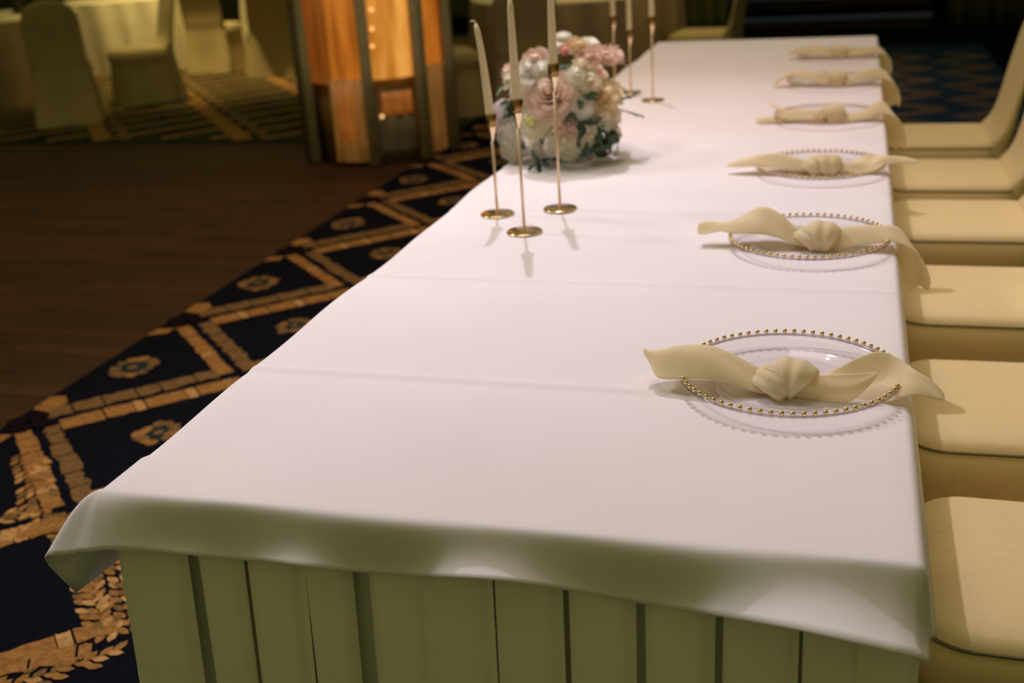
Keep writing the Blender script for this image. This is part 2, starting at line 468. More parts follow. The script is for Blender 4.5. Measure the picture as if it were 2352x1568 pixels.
for k in range(-6, 6):
    clip_band(base + dB * (k * 0.92 + 0.0), dA, 0.065, GOLD, 0.0064)
    clip_band(base + dB * (k * 0.92 + 0.16), dA, 0.035, TAN, 0.0062)
for k in range(-14, 14):
    clip_band(base + dA * (k * 0.36), dB, 0.045, GOLD, 0.0055)
    for j in range(-12, 12):
        c = base + dA * (k * 0.36 + 0.18) + dB * (j * 0.46 + 0.5)
        if 6.2 < c.y < 11.5 and -9.2 < c.x < -3.0:
            pile.cur = TEAL if (j + k) % 2 else MAROON
            a, b2 = dA * 0.09, dB * 0.12
            pile.poly([tuple(q) + (0.0052,) for q in (c + a, c + b2, c - a, c - b2)])
# right hand carpet behind the chair row, bluish light painted into the navy ground
pile.cur = BLUE_LIT
pile.poly([(-1.0, 5.4, 0.0036), (1.02, 5.4, 0.0036), (1.02, 10.3, 0.0036), (-1.0, 10.3, 0.0036)])
for sx in (0.25, 0.72):
    for i in range(3, 9):
        k = 4.2 + i * 0.62
        band((sx - 0.17, k), (sx + 0.24, k + 0.31), 1, -0.07, 0.07, 'mauve', 0.02, 0.0)
        band((sx + 0.24, k + 0.31), (sx - 0.17, k + 0.62), 1, -0.07, 0.07, 'mauve', 0.0, 0.25)
tag(pile.build('carpet_pattern', [M['gold_pile'], M['tan_pile'], M['bright_pile'], M['teal'], M['mauve_pile'], M['maroon_pile'], M['olive_carpet'], M['blue_lit_carpet']], carpet, smooth=False), kind='stuff')

# ------------------------------------------------------------------ walls, curtains, stage
mb = MB(); mb.box(-13, 6, 14.8, 15, 0, 4.2)
tag(mb.build('wall_far', M['wall'], smooth=False), 'dim olive wall behind the stage and far tables', kind='structure')
mb = MB(); mb.box(-13.2, -13, -3, 15, 0, 4.2)
tag(mb.build('wall_left', M['wall'], smooth=False), 'dim olive wall beyond the left tables', kind='structure')

mb = MB(); mb.box(6, 6.2, -3, 15, 0, 4.2)
tag(mb.build('wall_right', M['wall'], smooth=False), 'dim olive wall on the chair side of the hall', kind='structure')

def curtain(name, p0, p1, z0, z1, mat, label, waves, amp=0.05):
    A = Vector(p0); B = Vector(p1); d = B - A; L = d.length; n = Vector((-d.y, d.x)) / L
    N = waves * 8
    rows = []
    ph = [rnd.uniform(-0.5, 0.5) for _ in range(waves + 2)]
    for z, f in ((z1, 0.7), ((z0 + z1) / 2, 0.9), (z0 + 0.2, 1.0), (z0, 1.05)):
        r = []
        for i in range(N + 1):
            s = i / N; q = s * waves
            a = amp * f * (sin(2 * pi * q + ph[int(q)]) + 0.3 * sin(4.7 * pi * q))
            p = A + d * s + n * a
            r.append((p.x, p.y, z))
        rows.append(r)
    b = MB(); b.grid(rows)
    return tag(b.build(name, mat, solid=0.006), label, 'curtain')
curtain('stage_curtain', (0.80, 11.62), (3.6, 10.9), 0.02, 3.4, M['curtain_dark'], 'dark olive pleated curtain to the right of the stage steps', 16, 0.05)
curtain('side_curtain', (-2.75, 11.75), (-1.42, 11.6), 0.01, 3.4, M['curtain'], 'olive brown curtain hanging to the left of the stage steps', 9, 0.04)

stage = empty('stage_steps', (-0.4, 11.7, 0), 0, 'dark maroon stage steps with pale teal nosings beyond the table end', 'stage')
for i in range(4):
    b = MB(); y0 = 0.05 + 0.30 * i
    b.box(-1.05 - (0.5 if i == 3 else 0), 1.05 + (0.5 if i == 3 else 0), y0, 2.4, 0.19 * i if i else 0.0, 0.19 * (i + 1) - 0.09)
    st = b.build('step', M['stage'], stage, smooth=False)
    n = MB(); n.box(-1.06, 1.06, y0 - 0.012, y0 + 0.10, 0.19 * (i + 1) - 0.092, 0.19 * (i + 1) - 0.052)
    n.build('nosing', M['nosing'], st, smooth=False)

# ------------------------------------------------------------------ head table
W, L, H = 1.066, 4.863, 0.75
table = empty('banquet_table', (-W / 2, L / 2, 0), 0, 'long banquet table hidden under the white cloth and pleated skirt', 'table')
b = MB(); b.box(-W / 2 + 0.012, W / 2 - 0.012, -L / 2 + 0.012, L / 2 - 0.012, 0.715, 0.744)
b.build('tabletop', M['ply'], table, smooth=False)
for sx in (-1, 1):
    for yy in (-L / 2 + 0.25, -0.8, 0.8, L / 2 - 0.25):
        b = MB(); b.tube([(sx * 0.42, yy, 0.004), (sx * 0.42, yy, 0.715)], 0.016, 8)
        b.build('leg', M['steel'], table)

# tablecloth: flat top with ironed creases, rounded edge, overhang with flared corners
creases = [(0.436, 0.0022), (0.955, 0.0018), (1.505, 0.0016), (1.985, 0.0014), (2.48, 0.0014), (3.0, 0.0012), (3.5, 0.001), (4.0, 0.001)]
def top_z(x, y):
    z = H
    for cy, a in creases:
        cc = cy - 0.012 * (x + W / 2)
        d = (y - cc)
        z += a * exp(-(d / 0.010) ** 2) - 0.45 * a * exp(-((d + 0.022) / 0.016) ** 2)
    e = min(-x, x + W, y, L - y)
    z += 0.0010 * sin(x * 9 + y * 3.1) * sin(y * 5.3 + 1) * smoothstep(0, 0.1, e)
    return z
xs = [-W + W * i / 44 for i in range(45)]
ys = []
yv = 0.0
while yv < L - 1e-6:
    ys.append(yv)
    near_c = any(abs(yv - c) < 0.045 for c, _ in creases)
    yv += 0.006 if (near_c and yv < 2.6) else (0.012 if yv < 0.2 else 0.028)
ys.append(L)
def edge_wobble(x, y):
    return 0.004 * sin(y * 6.0 + 0.5) + 0.003 * sin(y * 13.7)
mb = MB()
NX, NY = len(xs), len(ys)
rows = []
for yy in ys:
    r = []
    for xx in xs:
        wl = 1 - smoothstep(0, 0.25, xx + W)
        r.append((xx + wl * edge_wobble(xx, yy) * (1 if 0.1 < yy < L - 0.1 else 0), yy, top_z(xx, yy)))
    rows.append(r)
mb.grid(rows)
idx = lambda i, j: j * NX + i
cols = []      # (top vertex, outward angle, q)
for j in range(NY - 1, -1, -1): cols.append((idx(NX - 1, j), 0.0, 1 - ys[j] / L))
for k in range(1, 12): cols.append((idx(NX - 1, 0), -90 * k / 12, 1 + k / 12))
for i in range(NX - 1, -1, -1): cols.append((idx(i, 0), -90.0, 2 + (-xs[i]) / W))
for k in range(1, 14): cols.append((idx(0, 0), -90 - 90 * k / 14, 3 + k / 14))
for j in range(NY): cols.append((idx(0, j), -180.0, 4 + ys[j] / L))
for k in range(1, 8): cols.append((idx(0, NY - 1), -180 - 90 * k / 8, 5 + k / 8))
for i in range(NX): cols.append((idx(i, NY - 1), -270.0, 6 + i / (NX - 1)))
for k in range(1, 8): cols.append((idx(NX - 1, NY - 1), -270 - 90 * k / 8, 7 + k / 8))
hang_keys = [(0, .030, .115), (.8, .030, .112), (.95, .030, .100), (1.1, .028, .094), (1.3, .026, .092), (1.5, .028, .092), (1.7, .044, .092), (1.85, .070, .088), (1.93, .078, .076), (2.0, 0.082, 0.0685), (2.06, 0.092, 0.0520), (2.12, 0.085, 0.0480), (2.18, 0.06, 0.0605), (2.24, 0.034, 0.0745), (2.3, 0.022, 0.0790), (2.36, 0.026, 0.0700), (2.44, 0.05, 0.0485), (2.5, 0.054, 0.0475), (2.56, 0.03, 0.0690), (2.64, 0.024, 0.0765), (2.7, 0.046, 0.0610), (2.76, 0.036, 0.0670), (2.82, 0.026, 0.0765), (2.87, 0.034, 0.0707), (2.92, 0.036, 0.0700), (2.98, 0.054, 0.0628), (3.0, .058, .066),
             (3.2, .058, .070), (3.4, .063, .078), (3.6, .080, .086), (3.76, .102, .096), (3.85, .108, .118), (3.93, .100, .150), (4.0, .090, .180), (4.02, .070, .172), (4.06, .040, .160), (4.3, .030, .15), (5, .03, .15), (5.5, .09, .2), (6, .03, .14), (7, .03, .14), (7.5, .09, .2), (8, .030, .125)]
NT = 14
grid_cols = []
def bez(p0, p1, p2, p3, t):
    a = (1 - t) ** 3; b_ = 3 * t * (1 - t) ** 2; c_ = 3 * t * t * (1 - t); d_ = t ** 3
    return (a * p0[0] + b_ * p1[0] + c_ * p2[0] + d_ * p3[0], a * p0[1] + b_ * p1[1] + c_ * p2[1] + d_ * p3[1])
for vi, ang, q in cols:
    p = Vector(mb.v[vi]); n = Vector((cos(radians(ang)), sin(radians(ang)), 0))
    ho, hd = interp(hang_keys, q)
    c1 = .024 + (.006 * sin(2 * pi * (q * 2.7 + .2)) if 2 < q < 3 else 0)
    if 4.1 < q < 5: ho += .008 * sin((q - 4) * L * 9)
    pts = []
    for t in range(1, NT + 1):
        cv = max(smoothstep(1.6, 1.9, q) * (1 - smoothstep(2.06, 2.2, q)), .6 * exp(-((q - 2.47) / .05) ** 2), .55 * exp(-((q - 2.71) / .03) ** 2), .5 * exp(-((q - 2.885) / .025) ** 2))
        st = smoothstep(2.86, 3.0, q) * (1 - smoothstep(3.85, 4.0, q))      # taut slope at the left corner
        k2 = (.006 + ho * (.22 - .14 * cv), hd * (.70 + .20 * cv))
        p2 = (k2[0] + (ho * .66 - k2[0]) * st, k2[1] + (hd * .55 - k2[1]) * st)
        o_, d_ = bez((0, 0), (c1 + (ho * .36 - c1) * st, 0), p2, (ho, hd), t / NT)
        pts.append(p + n * o_ - Vector((0, 0, d_)))
    b0 = mb.add(pts)
    grid_cols.append((vi, b0))
nc = len(grid_cols)
for c in range(nc):
    v1, a = grid_cols[c]; v2, bb = grid_cols[(c + 1) % nc]
    if v1 == v2: mb.face((v1, a, bb))
    else: mb.face((v1, a, bb, v2))
    for t in range(NT - 1):
        mb.face((a + t, a + t + 1, bb + t + 1, bb + t))
cloth = tag(mb.build('tablecloth', M['cloth'], solid=0.0014), 'white ironed tablecloth draped over the long head table', 'tablecloth')

# pleated skirt: each pleat is a part, hung from the table edge behind the cloth
skirt = empty('table_skirt', (-W / 2, 0, 0), 0, 'pale sage pleated skirt hanging below the white tablecloth', 'table skirt')
def pleat_mesh(w, flare, lean, thick):
    b = MB(); rows = []
    for k in range(8):
        t = k / 7; z = 0.735 * (1 - t) + 0.006 * t
        ww = w * (1 + flare * t); out = 0.002 + lean * t
        r = []
        for j in range(9):
            u = -1 + 2 * j / 8
            x = u * ww / 2
            dep = out + thick * (1 - abs(u) ** 6) * (1 + 0.5 * t)
            r.append((x, -dep, z))
        rows.append(r)
    b.grid(rows)
    me = bpy.data.meshes.new('pleat'); me.from_pydata(b.v, [], b.f); me.materials.append(M['skirt'])
    me.polygons.foreach_set('use_smooth', [True] * len(me.polygons)); me.update()
    return me
PL = [pleat_mesh(0.086, 0.00, 0.05, 0.012), pleat_mesh(0.088, -0.10, 0.055, 0.014), pleat_mesh(0.072, -0.12, 0.045, 0.012), pleat_mesh(0.090, 0.04, 0.05, 0.013)]
def add_pleat(x, y, rz, me):
    o = bpy.data.objects.new('pleat', me); col.objects.link(o); o.parent = skirt
    o.location = (x + W / 2, y, 0); o.rotation_euler = (0, 0, rz)
# front pleats placed from the photo's dark folds (x along the near edge)
front = [-1.036, -1.0, -0.905, -0.82, -0.742, -0.640, -0.555, -0.462, -0.366, -0.268, -0.170, -0.085, -0.022]
front_b = [2, 0, 2, 1, 2, 0, 3, 3, 0, 1, 3, 2, 2]
for xx, k in zip(front, front_b): add_pleat(xx, 0.012, 0, PL[k])
for i in range(11): add_pleat(-W + 0.05 + i * 0.0966, L - 0.012, pi, PL[rnd.randrange(4)])
n_side = 49
for i in range(n_side):
    yy = 0.055 + i * (L - 0.11) / (n_side - 1)
    add_pleat(-0.014, yy, pi / 2, PL[rnd.randrange(4)])
    add_pleat(-W + 0.014, yy, -pi / 2, PL[rnd.randrange(4)])
# backing cloth that shows dark between pleats
b = MB(); rows = []
def rr_ring(x0, x1, y0, y1, r, z, n=6, out=0.0):
    pts = []
    for cx, cy, a0 in ((x1 - r, y1 - r, 0), (x0 + r, y1 - r, 90), (x0 + r, y0 + r, 180), (x1 - r, y0 + r, 270)):
        for k in range(n + 1):
            a = radians(a0 + 90 * k / n)
            pts.append((cx + (r + out) * cos(a), cy + (r + out) * sin(a), z))
    return pts
for k in range(6):
    t = k / 5; z = 0.735 * (1 - t) + 0.005 * t
    rows.append(rr_ring(-W / 2 + 0.03, W / 2 - 0.03, 0.03, L - 0.03, 0.02, z, out=0.026 * t))
b.grid(rows, close_u=True)
b.build('backing_cloth', M['skirt'], skirt)

# ------------------------------------------------------------------ glass chargers with beaded gold rims
PX = -0.168
PY = [0.4875, 1.2388, 1.9275, 2.6607, 3.3735, 4.1133]
RB = 0.1655; NBEAD = 68
def plate_glass():
    b = MB()
    top = [(0.0, .0045), (0.06, .0045), (0.100, .005), (0.108, .0062), (0.113, .0090), (0.128, .0135), (0.148, .0185), (0.158, .0205), (0.163, .0212)]
    bot = [(0.163, .0182), (0.150, .0155), (0.128, .0100), (0.114, .0058), (0.110, .0018), (0.104, .0012), (0.098, .0022), (0.0, .0022)]
    b.lathe(top + bot, 72)
    return b
def scallops():
    b = MB()
    for k in range(NBEAD):
        a = 2 * pi * k / NBEAD
        cx, cy = RB * cos(a), RB * sin(a)
        b.lathe([(0.0, .0160), (.0030, .0166), (.0045, .0185), (.0045, .0202), (.0028, .0222), (0, .0224)], 8, (cx, cy, 0))
    return b
bead_b = MB()
bead_b.lathe([(0.0001, -.0040), (.0028, -.0029), (.0040, 0.0), (.0028, .0029), (0.0001, .0040)], 10)
bead_me = bpy.data.meshes.new('bead'); bead_me.from_pydata(bead_b.v, [], bead_b.f); bead_me.materials.append(M['bead_gold'])
bead_me.polygons.foreach_set('use_smooth', [True] * len(bead_me.polygons)); bead_me.update()
plate_names = ['clear glass charger with gold beaded rim nearest the camera end of the table', 'second clear beaded charger from the near end, rim glints at its back',
               'third clear beaded charger from the near end, under a flat knotted napkin', 'fourth clear beaded charger from the near end, behind the flattest napkin',
               'fifth clear beaded charger from the near end, second from the stage', 'last clear beaded charger at the far end nearest the stage']
def charger(i, singles):
    t = empty('charger_plate', (PX, PY[i], H + 0.0015), 0.02 * i, plate_names[i], 'plate', 'beaded glass chargers')
    plate_glass().build('glass_disc', M['glass'], t)
    b = MB(); b.lathe([(RB - .0030, .0190), (RB + .0026, .0195), (RB + .0026, .0215), (RB - .0030, .0213), (RB - .0030, .0190)], 72); b.build('rim_band', M['glass_rim'], t)
    scallops().build('scalloped_edge', M['glass'], t)
    if singles:
        for k in range(NBEAD):
            a = 2 * pi * k / NBEAD
            o = bpy.data.objects.new('bead', bead_me); col.objects.link(o); o.parent = t
            o.location = (RB * cos(a), RB * sin(a), 0.0258)
    else:
        b = MB()
        for k in range(NBEAD):
            a = 2 * pi * k / NBEAD
            b.lathe([(0.0001, -.0040), (.0028, -.0029), (.0040, 0.0), (.0028, .0029), (0.0001, .0040)], 8, (RB * cos(a), RB * sin(a), 0.0258))
        tag(b.build('bead_rim', M['bead_gold'], t), kind='stuff')
for i in range(6): charger(i, i < 2)

# ------------------------------------------------------------------ knotted napkins
def tail_mesh(keys, n_len=46, n_sec=17, ripple=0.0, seed=0, edge=0.0):
    """loft of a folded cloth strip. key: x, y centre, z base, half depth, arch height, roll deg"""
    r2 = random.Random(seed)
    ph = r2.uniform(0, 6)
    b = MB(); rows = []
    x0, x1 = keys[0][0], keys[-1][0]
    for i in range(n_len + 1):
        x = x0 + (x1 - x0) * i / n_len
        yc, zb, w, h, roll = interp(keys, x)
        w = max(w, 0.003)
        ca, sa = cos(radians(roll)), sin(radians(roll))
        slope = (interp(keys, x + .004)[1] - interp(keys, x - .004)[1]) / .008
        kx = min(1.0, max(0.0, -slope * .45 - .12))      # a hanging end turns its face along the table edge
        r = []
        for j in range(n_sec):
            s = -1 + 2 * j / (n_sec - 1)
            d = w * s
            rs = .22 * sin(ph + (x - x0) * 9)          # the folded ridge wanders across the strip
            sr = (s - rs) / (1 - rs) if s > rs else (s - rs) / (1 + rs)
            e = h * (1 - sqrt(sr * sr + .012) ** 1.28)
            e += ripple * w * sin(4.2 * s + ph + (x - x0) * 30) * (1 - s * s * 0.4)
            # thin hem curl
            e += edge * w * max(0, abs(s) - 0.8) * 5
            r.append((x + 0.05 * h * s - kx * w * s, yc + d * ca - e * sa, zb + d * sa + e * ca))
        rows.append(r)
    b.grid(rows)
    return b
def knot_band(c, ry, rz, hw, yaw, tilt, thick=0.009, pinch=0.55, n=28, m=11, seed=0):
    """band of cloth wrapped round the waist of the napkin"""
    r2 = random.Random(seed); p1 = r2.uniform(0, 6)
    R = Matrix.Rotation(radians(yaw), 3, 'Z') @ Matrix.Rotation(radians(tilt), 3, 'Y')
    b = MB(); rows = []
    for i in range(n):
        a = 2 * pi * i / n
        # narrower where the band tucks under at the front bottom
        k = 1 - pinch * (0.5 + 0.5 * cos(a - radians(235))) ** 2
        r = []
        for j in range(m):
            s = -1 + 2 * j / (m - 1)
            bul = thick * (1 - abs(s) ** 4) + 0.0022 * sin(7.5 * s + 1.2 * sin(a) + p1) * (1 - s * s * .6)
            v = Vector((s * hw * k, (ry + bul) * cos(a), (rz + bul) * sin(a)))
            v = R @ v
            r.append((c[0] + v.x, c[1] + v.y, c[2] + v.z))
        rows.append(r)
    b.grid(rows, close_v=True)
    return b
def napkin(i, left, right, knots, label, ripple=0.10):
    """all coordinates relative to the plate centre on the cloth"""
    t = empty('napkin', (PX, PY[i], H + 0.0015), 0, label, 'napkin', 'knotted cream napkins')
    tail_mesh(left, ripple=ripple, seed=i * 2 + 1).build('tail', M['napkin'], t, solid=0.0022, sub=1)
    for rk in right:
        tail_mesh(rk, ripple=ripple * 0.6, seed=i * 2 + 2).build('tail', M['napkin'], t, solid=0.0022, sub=1)
    b = None
    for q, kn in enumerate(knots):
        knot_band(seed=i * 5 + q, **kn).build('knot_fold', M['napkin'], t, solid=0.002, sub=1)
    return t
# relative frame: x - PX, y - PY, z - 0.7515
L1 = [(-.224, -.012, .050, .006, .002, 16), (-.212, -.016, .038, .020, .012, 14), (-.195, -.02, .030, .034, .024, 10), (-.165, -.018, .030, .041, .034, 6), (-.125, -.018, .030, .043, .038, 2),
      (-.085, -.022, .020, .038, .034, 0), (-.045, -.032, .008, .027, .029, 0), (-.012, -.037, .006, .020, .024, 0), (.01, -.037, .006, .018, .022, 0)]
R1 = [(.01, -.030, .006, .016, .020, 0), (.045, -.026, .008, .028, .006, 14), (.075, -.024, .014, .036, -.012, 26), (.105, -.022, .022, .042, -.020, 34), (.132, -.022, .028, .044, -.018, 38),
      (.155, -.024, .029, .042, -.002, 28), (.180, -.026, .025, .035, .014, 12), (.203, -.03, .014, .027, .017, 2), (.217, -.033, .008, .021, .012, -4), (.226, -.034, .004, .012, .004, -8)]
R1b = [(.012, -.046, .016, .016, .007, 60), (.045, -.050, .018, .019, .007, 65), (.08, -.052, .019, .022, .006, 62), (.10, -.048, .023, .019, .005, 60), (.118, -.040, .031, .011, .003, 55), (.130, -.034, .039, .003, .001, 50)]
K1 = [dict(c=(.010, -.036, .023), ry=.025, rz=.022, hw=.032, yaw=-10, tilt=10, thick=.009, pinch=.72),
      dict(c=(-.022, -.040, .016), ry=.028, rz=.018, hw=.023, yaw=36, tilt=-34, thick=.008, pinch=.35),
      dict(c=(-.014, -.034, .024), ry=.022, rz=.018, hw=.013, yaw=52, tilt=-48, thick=.006, pinch=.2)]
napkin(0, L1, [R1, R1b], K1, 'large sharp cream napkin knotted across the nearest glass charger')
L2 = [(-.235, .000, .034, .018, .010, 20), (-.215, .002, .034, .026, .016, 10), (-.185, .0, .036, .020, .014, 0), (-.155, .0, .034, .032, .026, 0), (-.105, .004, .034, .046, .052, 0), (-.065, .0, .028, .040, .044, 0),
      (-.03, -.012, .016, .028, .030, 0), (.0, -.02, .010, .020, .024, 0), (.02, -.02, .010, .018, .022, 0)]
R2 = [(.02, -.016, .010, .018, .024, 0), (.06, -.012, .010, .028, .034, 0), (.10, -.008, .016, .032, .034, 2), (.145, -.006, .022, .034, .028, 4), (.175, -.010, .022, .032, .026, 0), (.195, -.020, .006, .030, .026, -6), (.212, -.034, -.030, .026, .022, -14), (.222, -.04, -.062, .027, .016, -18), (.226, -.042, -.080, .020, .010, -18)]
K2 = [dict(c=(.028, -.018, .024), ry=.026, rz=.024, hw=.034, yaw=-6, tilt=8, thick=.010, pinch=.35), dict(c=(-.002, -.022, .020), ry=.026, rz=.020, hw=.022, yaw=34, tilt=-30, thick=.007, pinch=.3)]
napkin(1, L2, [R2], K2, 'second cream napkin, humped left end, tail drooping over the table edge')
L3 = [(-.245, -.01, .020, .006, .003, 10), (-.22, -.008, .022, .018, .012, 8), (-.17, -.004, .024, .034, .026, 4), (-.11, .0, .022, .042, .028, 0), (-.05, -.01, .014, .032, .026, 0), (.0, -.016, .010, .022, .022, 0), (.02, -.016, .010, .018, .020, 0)]
R3 = [(.02, -.014, .010, .018, .022, 0), (.06, -.01, .010, .026, .022, 0), (.09, -.006, .016, .034, .010, 20), (.125, .0, .024, .036, -.006, 32), (.16, .0, .030, .030, .012, 14), (.20, .0, .030, .022, .014, 4), (.235, .0, .028, .014, .008, 0), (.25, .0, .027, .006, .003, 0)]
K3 = [dict(c=(.022, -.016, .021), ry=.026, rz=.021, hw=.034, yaw=0, tilt=6, thick=.009, pinch=.3), dict(c=(-.018, -.02, .018), ry=.025, rz=.018, hw=.026, yaw=28, tilt=-28, thick=.008, pinch=.3)]
napkin(2, L3, [R3], K3, 'third cream napkin, long pointed left end and stiff level right tail')
L4 = [(-.225, -.03, .006, .010, .006, 0), (-.20, -.03, .006, .018, .012, 0), (-.16, -.024, .008, .024, .014, 10), (-.12, -.012, .014, .034, .026, 8), (-.06, -.008, .012, .034, .024, 0), (.0, -.014, .010, .022, .022, 0), (.02, -.014, .010, .018, .02, 0)]
L4b = [(-.185, .02, .052, .006, .003, 0), (-.172, .012, .044, .016, .010, 0), (-.15, .0, .030, .022, .014, -8), (-.12, -.008, .018, .022, .016, -6)]
R4 = [(.02, -.014, .010, .018, .022, 0), (.07, -.012, .008, .026, .018, 6), (.12, -.004, .018, .034, .020, 14), (.155, .004, .030, .036, .030, 10), (.185, .0, .020, .034, .028, 0), (.205, -.012, -.02, .030, .02, -10), (.222, -.03, -.07, .025, .014, -14), (.228, -.034, -.09, .017, .008, -14)]
K4 = [dict(c=(.022, -.014, .022), ry=.026, rz=.022, hw=.036, yaw=4, tilt=-4, thick=.009, pinch=.3), dict(c=(-.014, -.018, .018), ry=.024, rz=.018, hw=.02, yaw=-30, tilt=26, thick=.007, pinch=.3)]
napkin(3, L4, [R4, L4b], K4, 'fourth cream napkin, left corner standing up, right tail hanging to the chair')
L5 = [(-.215, -.03, .004, .012, .010, 0), (-.20, -.024, .016, .020, .016, 0), (-.165, -.004, .036, .030, .018, 0), (-.11, .004, .032, .038, .030, 0), (-.05, -.006, .018, .034, .030, 0), (.0, -.014, .012, .024, .026, 0), (.02, -.014, .010, .02, .024, 0)]
R5 = [(.02, -.012, .010, .02, .026, 0), (.07, -.006, .014, .034, .030, 0), (.12, .0, .026, .036, .032, 6), (.165, .0, .030, .034, .030, 2), (.19, -.008, .018, .034, .028, -6), (.21, -.02, -.02, .030, .024, -12), (.222, -.03, -.06, .028, .016, -14), (.226, -.032, -.082, .019, .010, -14)]
K5 = [dict(c=(.018, -.014, .024), ry=.026, rz=.023, hw=.034, yaw=-8, tilt=6, thick=.010, pinch=.3)]
napkin(4, L5, [R5], K5, 'fifth cream napkin, looped left end and wide drooping right tail')
L6 = [(-.205, -.01, .020, .012, .008, 6), (-.18, -.004, .026, .026, .018, 6), (-.13, .0, .026, .040, .032, 2), (-.07, -.004, .020, .040, .032, 0), (-.01, -.012, .012, .026, .026, 0), (.02, -.012, .010, .02, .024, 0)]
R6 = [(.02, -.012, .010, .02, .024, 0), (.07, -.008, .012, .030, .030, 0), (.12, -.004, .020, .036, .026, 4), (.165, -.004, .024, .034, .024, 0), (.19, -.012, .006, .03, .022, -8), (.208, -.026, -.045, .026, .016, -14), (.216, -.03, -.075, .016, .008, -14)]
K6 = [dict(c=(.014, -.012, .023), ry=.026, rz=.022, hw=.036, yaw=6, tilt=4, thick=.009, pinch=.3)]
napkin(5, L6, [R6], K6, 'farthest cream napkin, low and blurred, at the stage end')

# ------------------------------------------------------------------ candle holders and candles
def holder(loc, hc, label):
    """hc: height of the cone's lower end above the cloth"""
    t = empty('candle_holder', loc, rnd.uniform(0, 6), label, 'candle holder', 'slim gold candle holders')
    b = MB(); b.lathe([(0.0, 0.0005), (.0405, .0005), (.0425, .0015), (.0425, .0038), (.0405, .0052), (.006, .0062), (.0, .0062)], 40)
    b.build('base_disc', M['gold'], t)
    b = MB(); b.tube([(0, 0, .006), (0, 0, hc)], .0034, 10)
    b.build('stem', M['gold_satin'], t)
    b = MB(); b.lathe([(.0034, hc - .004), (.0046, hc + .004), (.0105, hc + .026), (.0118, hc + .030), (.0118, hc + .034), (0, hc + .034)], 20)
    b.build('cone', M['gold'], t)
    b = MB(); b.lathe([(0, hc + .034), (.0128, hc + .034), (.0138, hc + .036), (.0138, hc + .060), (.0128, hc + .061), (.0122, hc + .058), (.0122, hc + .040), (0, hc + .040)], 20)
    b.build('socket', M['brass_dark'], t)
    return hc + .0405
def candle(loc, z0, hgt, lean, bend, label, wick=True):
    t = empty('taper_candle', (loc[0], loc[1], loc[2] + z0), 0, label, 'candle', 'ivory taper candles')
    path, rad = [], []
    for k in range(13):
        s = k / 12
        path.append((lean[0] * s + bend * s ** 5, lean[1] * s, hgt * s))
        rad.append((.0116 - .0050 * s) if k < 12 else .0034)
    b = MB(); b.tube(path, rad, 14)
    b.build('wax_stick', M['wax'], t)
    if wick:
        e = Vector(path[-1])
        b = MB(); b.tube([e - Vector((0, 0, .004)), e + Vector((-.001, 0, .004)), e + Vector((-.005, 0, .0065)), e + Vector((-.012, 0, .006))], [.0022, .002, .0016, .0012], 8)
        b.build('wick', M['wick'], t)
    return t
HZ = H + 0.0012
near = [((-.929, 1.459, HZ), .190, .232, (-.016, .0), -.006, 'leftmost near gold candle holder, lowest of its trio', 'leaning ivory taper with a bent wick, leftmost of the near trio'),
        ((-.817, 1.305, HZ), .250, .240, (-.002, 0), 0, 'front gold candle holder of the near trio, middle height', 'straight ivory taper standing in the front holder of the near trio'),
        ((-.782, 1.516, HZ), .298, .240, (.002, 0), 0, 'tallest gold candle holder of the near trio, right of the others', 'ivory taper in the tallest near holder, in front of the flowers')]
for loc, hc, hgt, lean, bend, l1, l2 in near:
    z0 = holder(loc, hc, l1); candle(loc, z0, hgt, lean, bend, l2)
far = [((-1.000, 3.34, HZ), .226, .24, (0, 0), 0, 'gold candle holder of the far trio standing behind the flowers', 'ivory taper left of the far trio, rising behind the flowers'),
       ((-.923, 3.267, HZ), .180, .24, (0, 0), 0, 'shortest gold candle holder of the far trio, beside the table edge', 'ivory taper in the shortest holder of the far trio'),
       ((-.807, 3.09, HZ), .243, .24, (0, 0), 0, 'gold candle holder of the far trio farthest onto the cloth', 'ivory taper at the right of the far trio')]
for loc, hc, hgt, lean, bend, l1, l2 in far:
    z0 = holder(loc, hc, l1); candle(loc, z0, hgt, lean, bend, l2)

# ------------------------------------------------------------------ flower centrepiece
FC = Vector((-.91, 2.13, .925))
flowers = empty('flower_centrepiece', (-.91, 2.13, H + 0.001), 0, 'round white and blush flower arrangement beside the candles', 'flowers')
def rose_mb(R, opening=1.0, layers=((3, .10, .34, .95), (4, .22, .52, .9), (5, .36, .72, .75), (6, .50, .92, .52), (6, .58, 1.08, .30)), seed=0):
    r2 = random.Random(seed); b = MB()
    b.lathe([(0.0, .2 * R), (.16 * R, .5 * R), (.12 * R, .82 * R), (.0, .86 * R)], 8)
    for li, (n, r0, r1, top) in enumerate(layers):
        off = r2.uniform(0, 6)
        for k in range(n):
            a0 = off + 2 * pi * k / n + r2.uniform(-.15, .15)
            wid = (1.25 if li < 2 else 1.05) * pi / n * 1.25
            tt = top * r2.uniform(.92, 1.06)
            rows = []
            for i in range(6):
                v = i / 5
                r = []
                for j in range(7):
                    u = -1 + 2 * j / 6
                    vv = v * (1 - .22 * u * u)
                    rad = (r0 + (r1 * opening - r0) * vv ** 1.3) * (1 + .05 * u)
                    z = -.25 + (tt + .25) * vv
                    if v > .75: rad += .10 * (v - .75) * 4 * (.3 + .25 * li); z -= .05 * li * (v - .75) * 4 * .5
                    ang = a0 + u * wid * (.55 + .45 * sin(pi * min(1, v * .8 + .15)))
                    r.append((R * rad * cos(ang), R * rad * sin(ang), R * z * .8))
                rows.append(r)
            b.grid(rows)
    return b
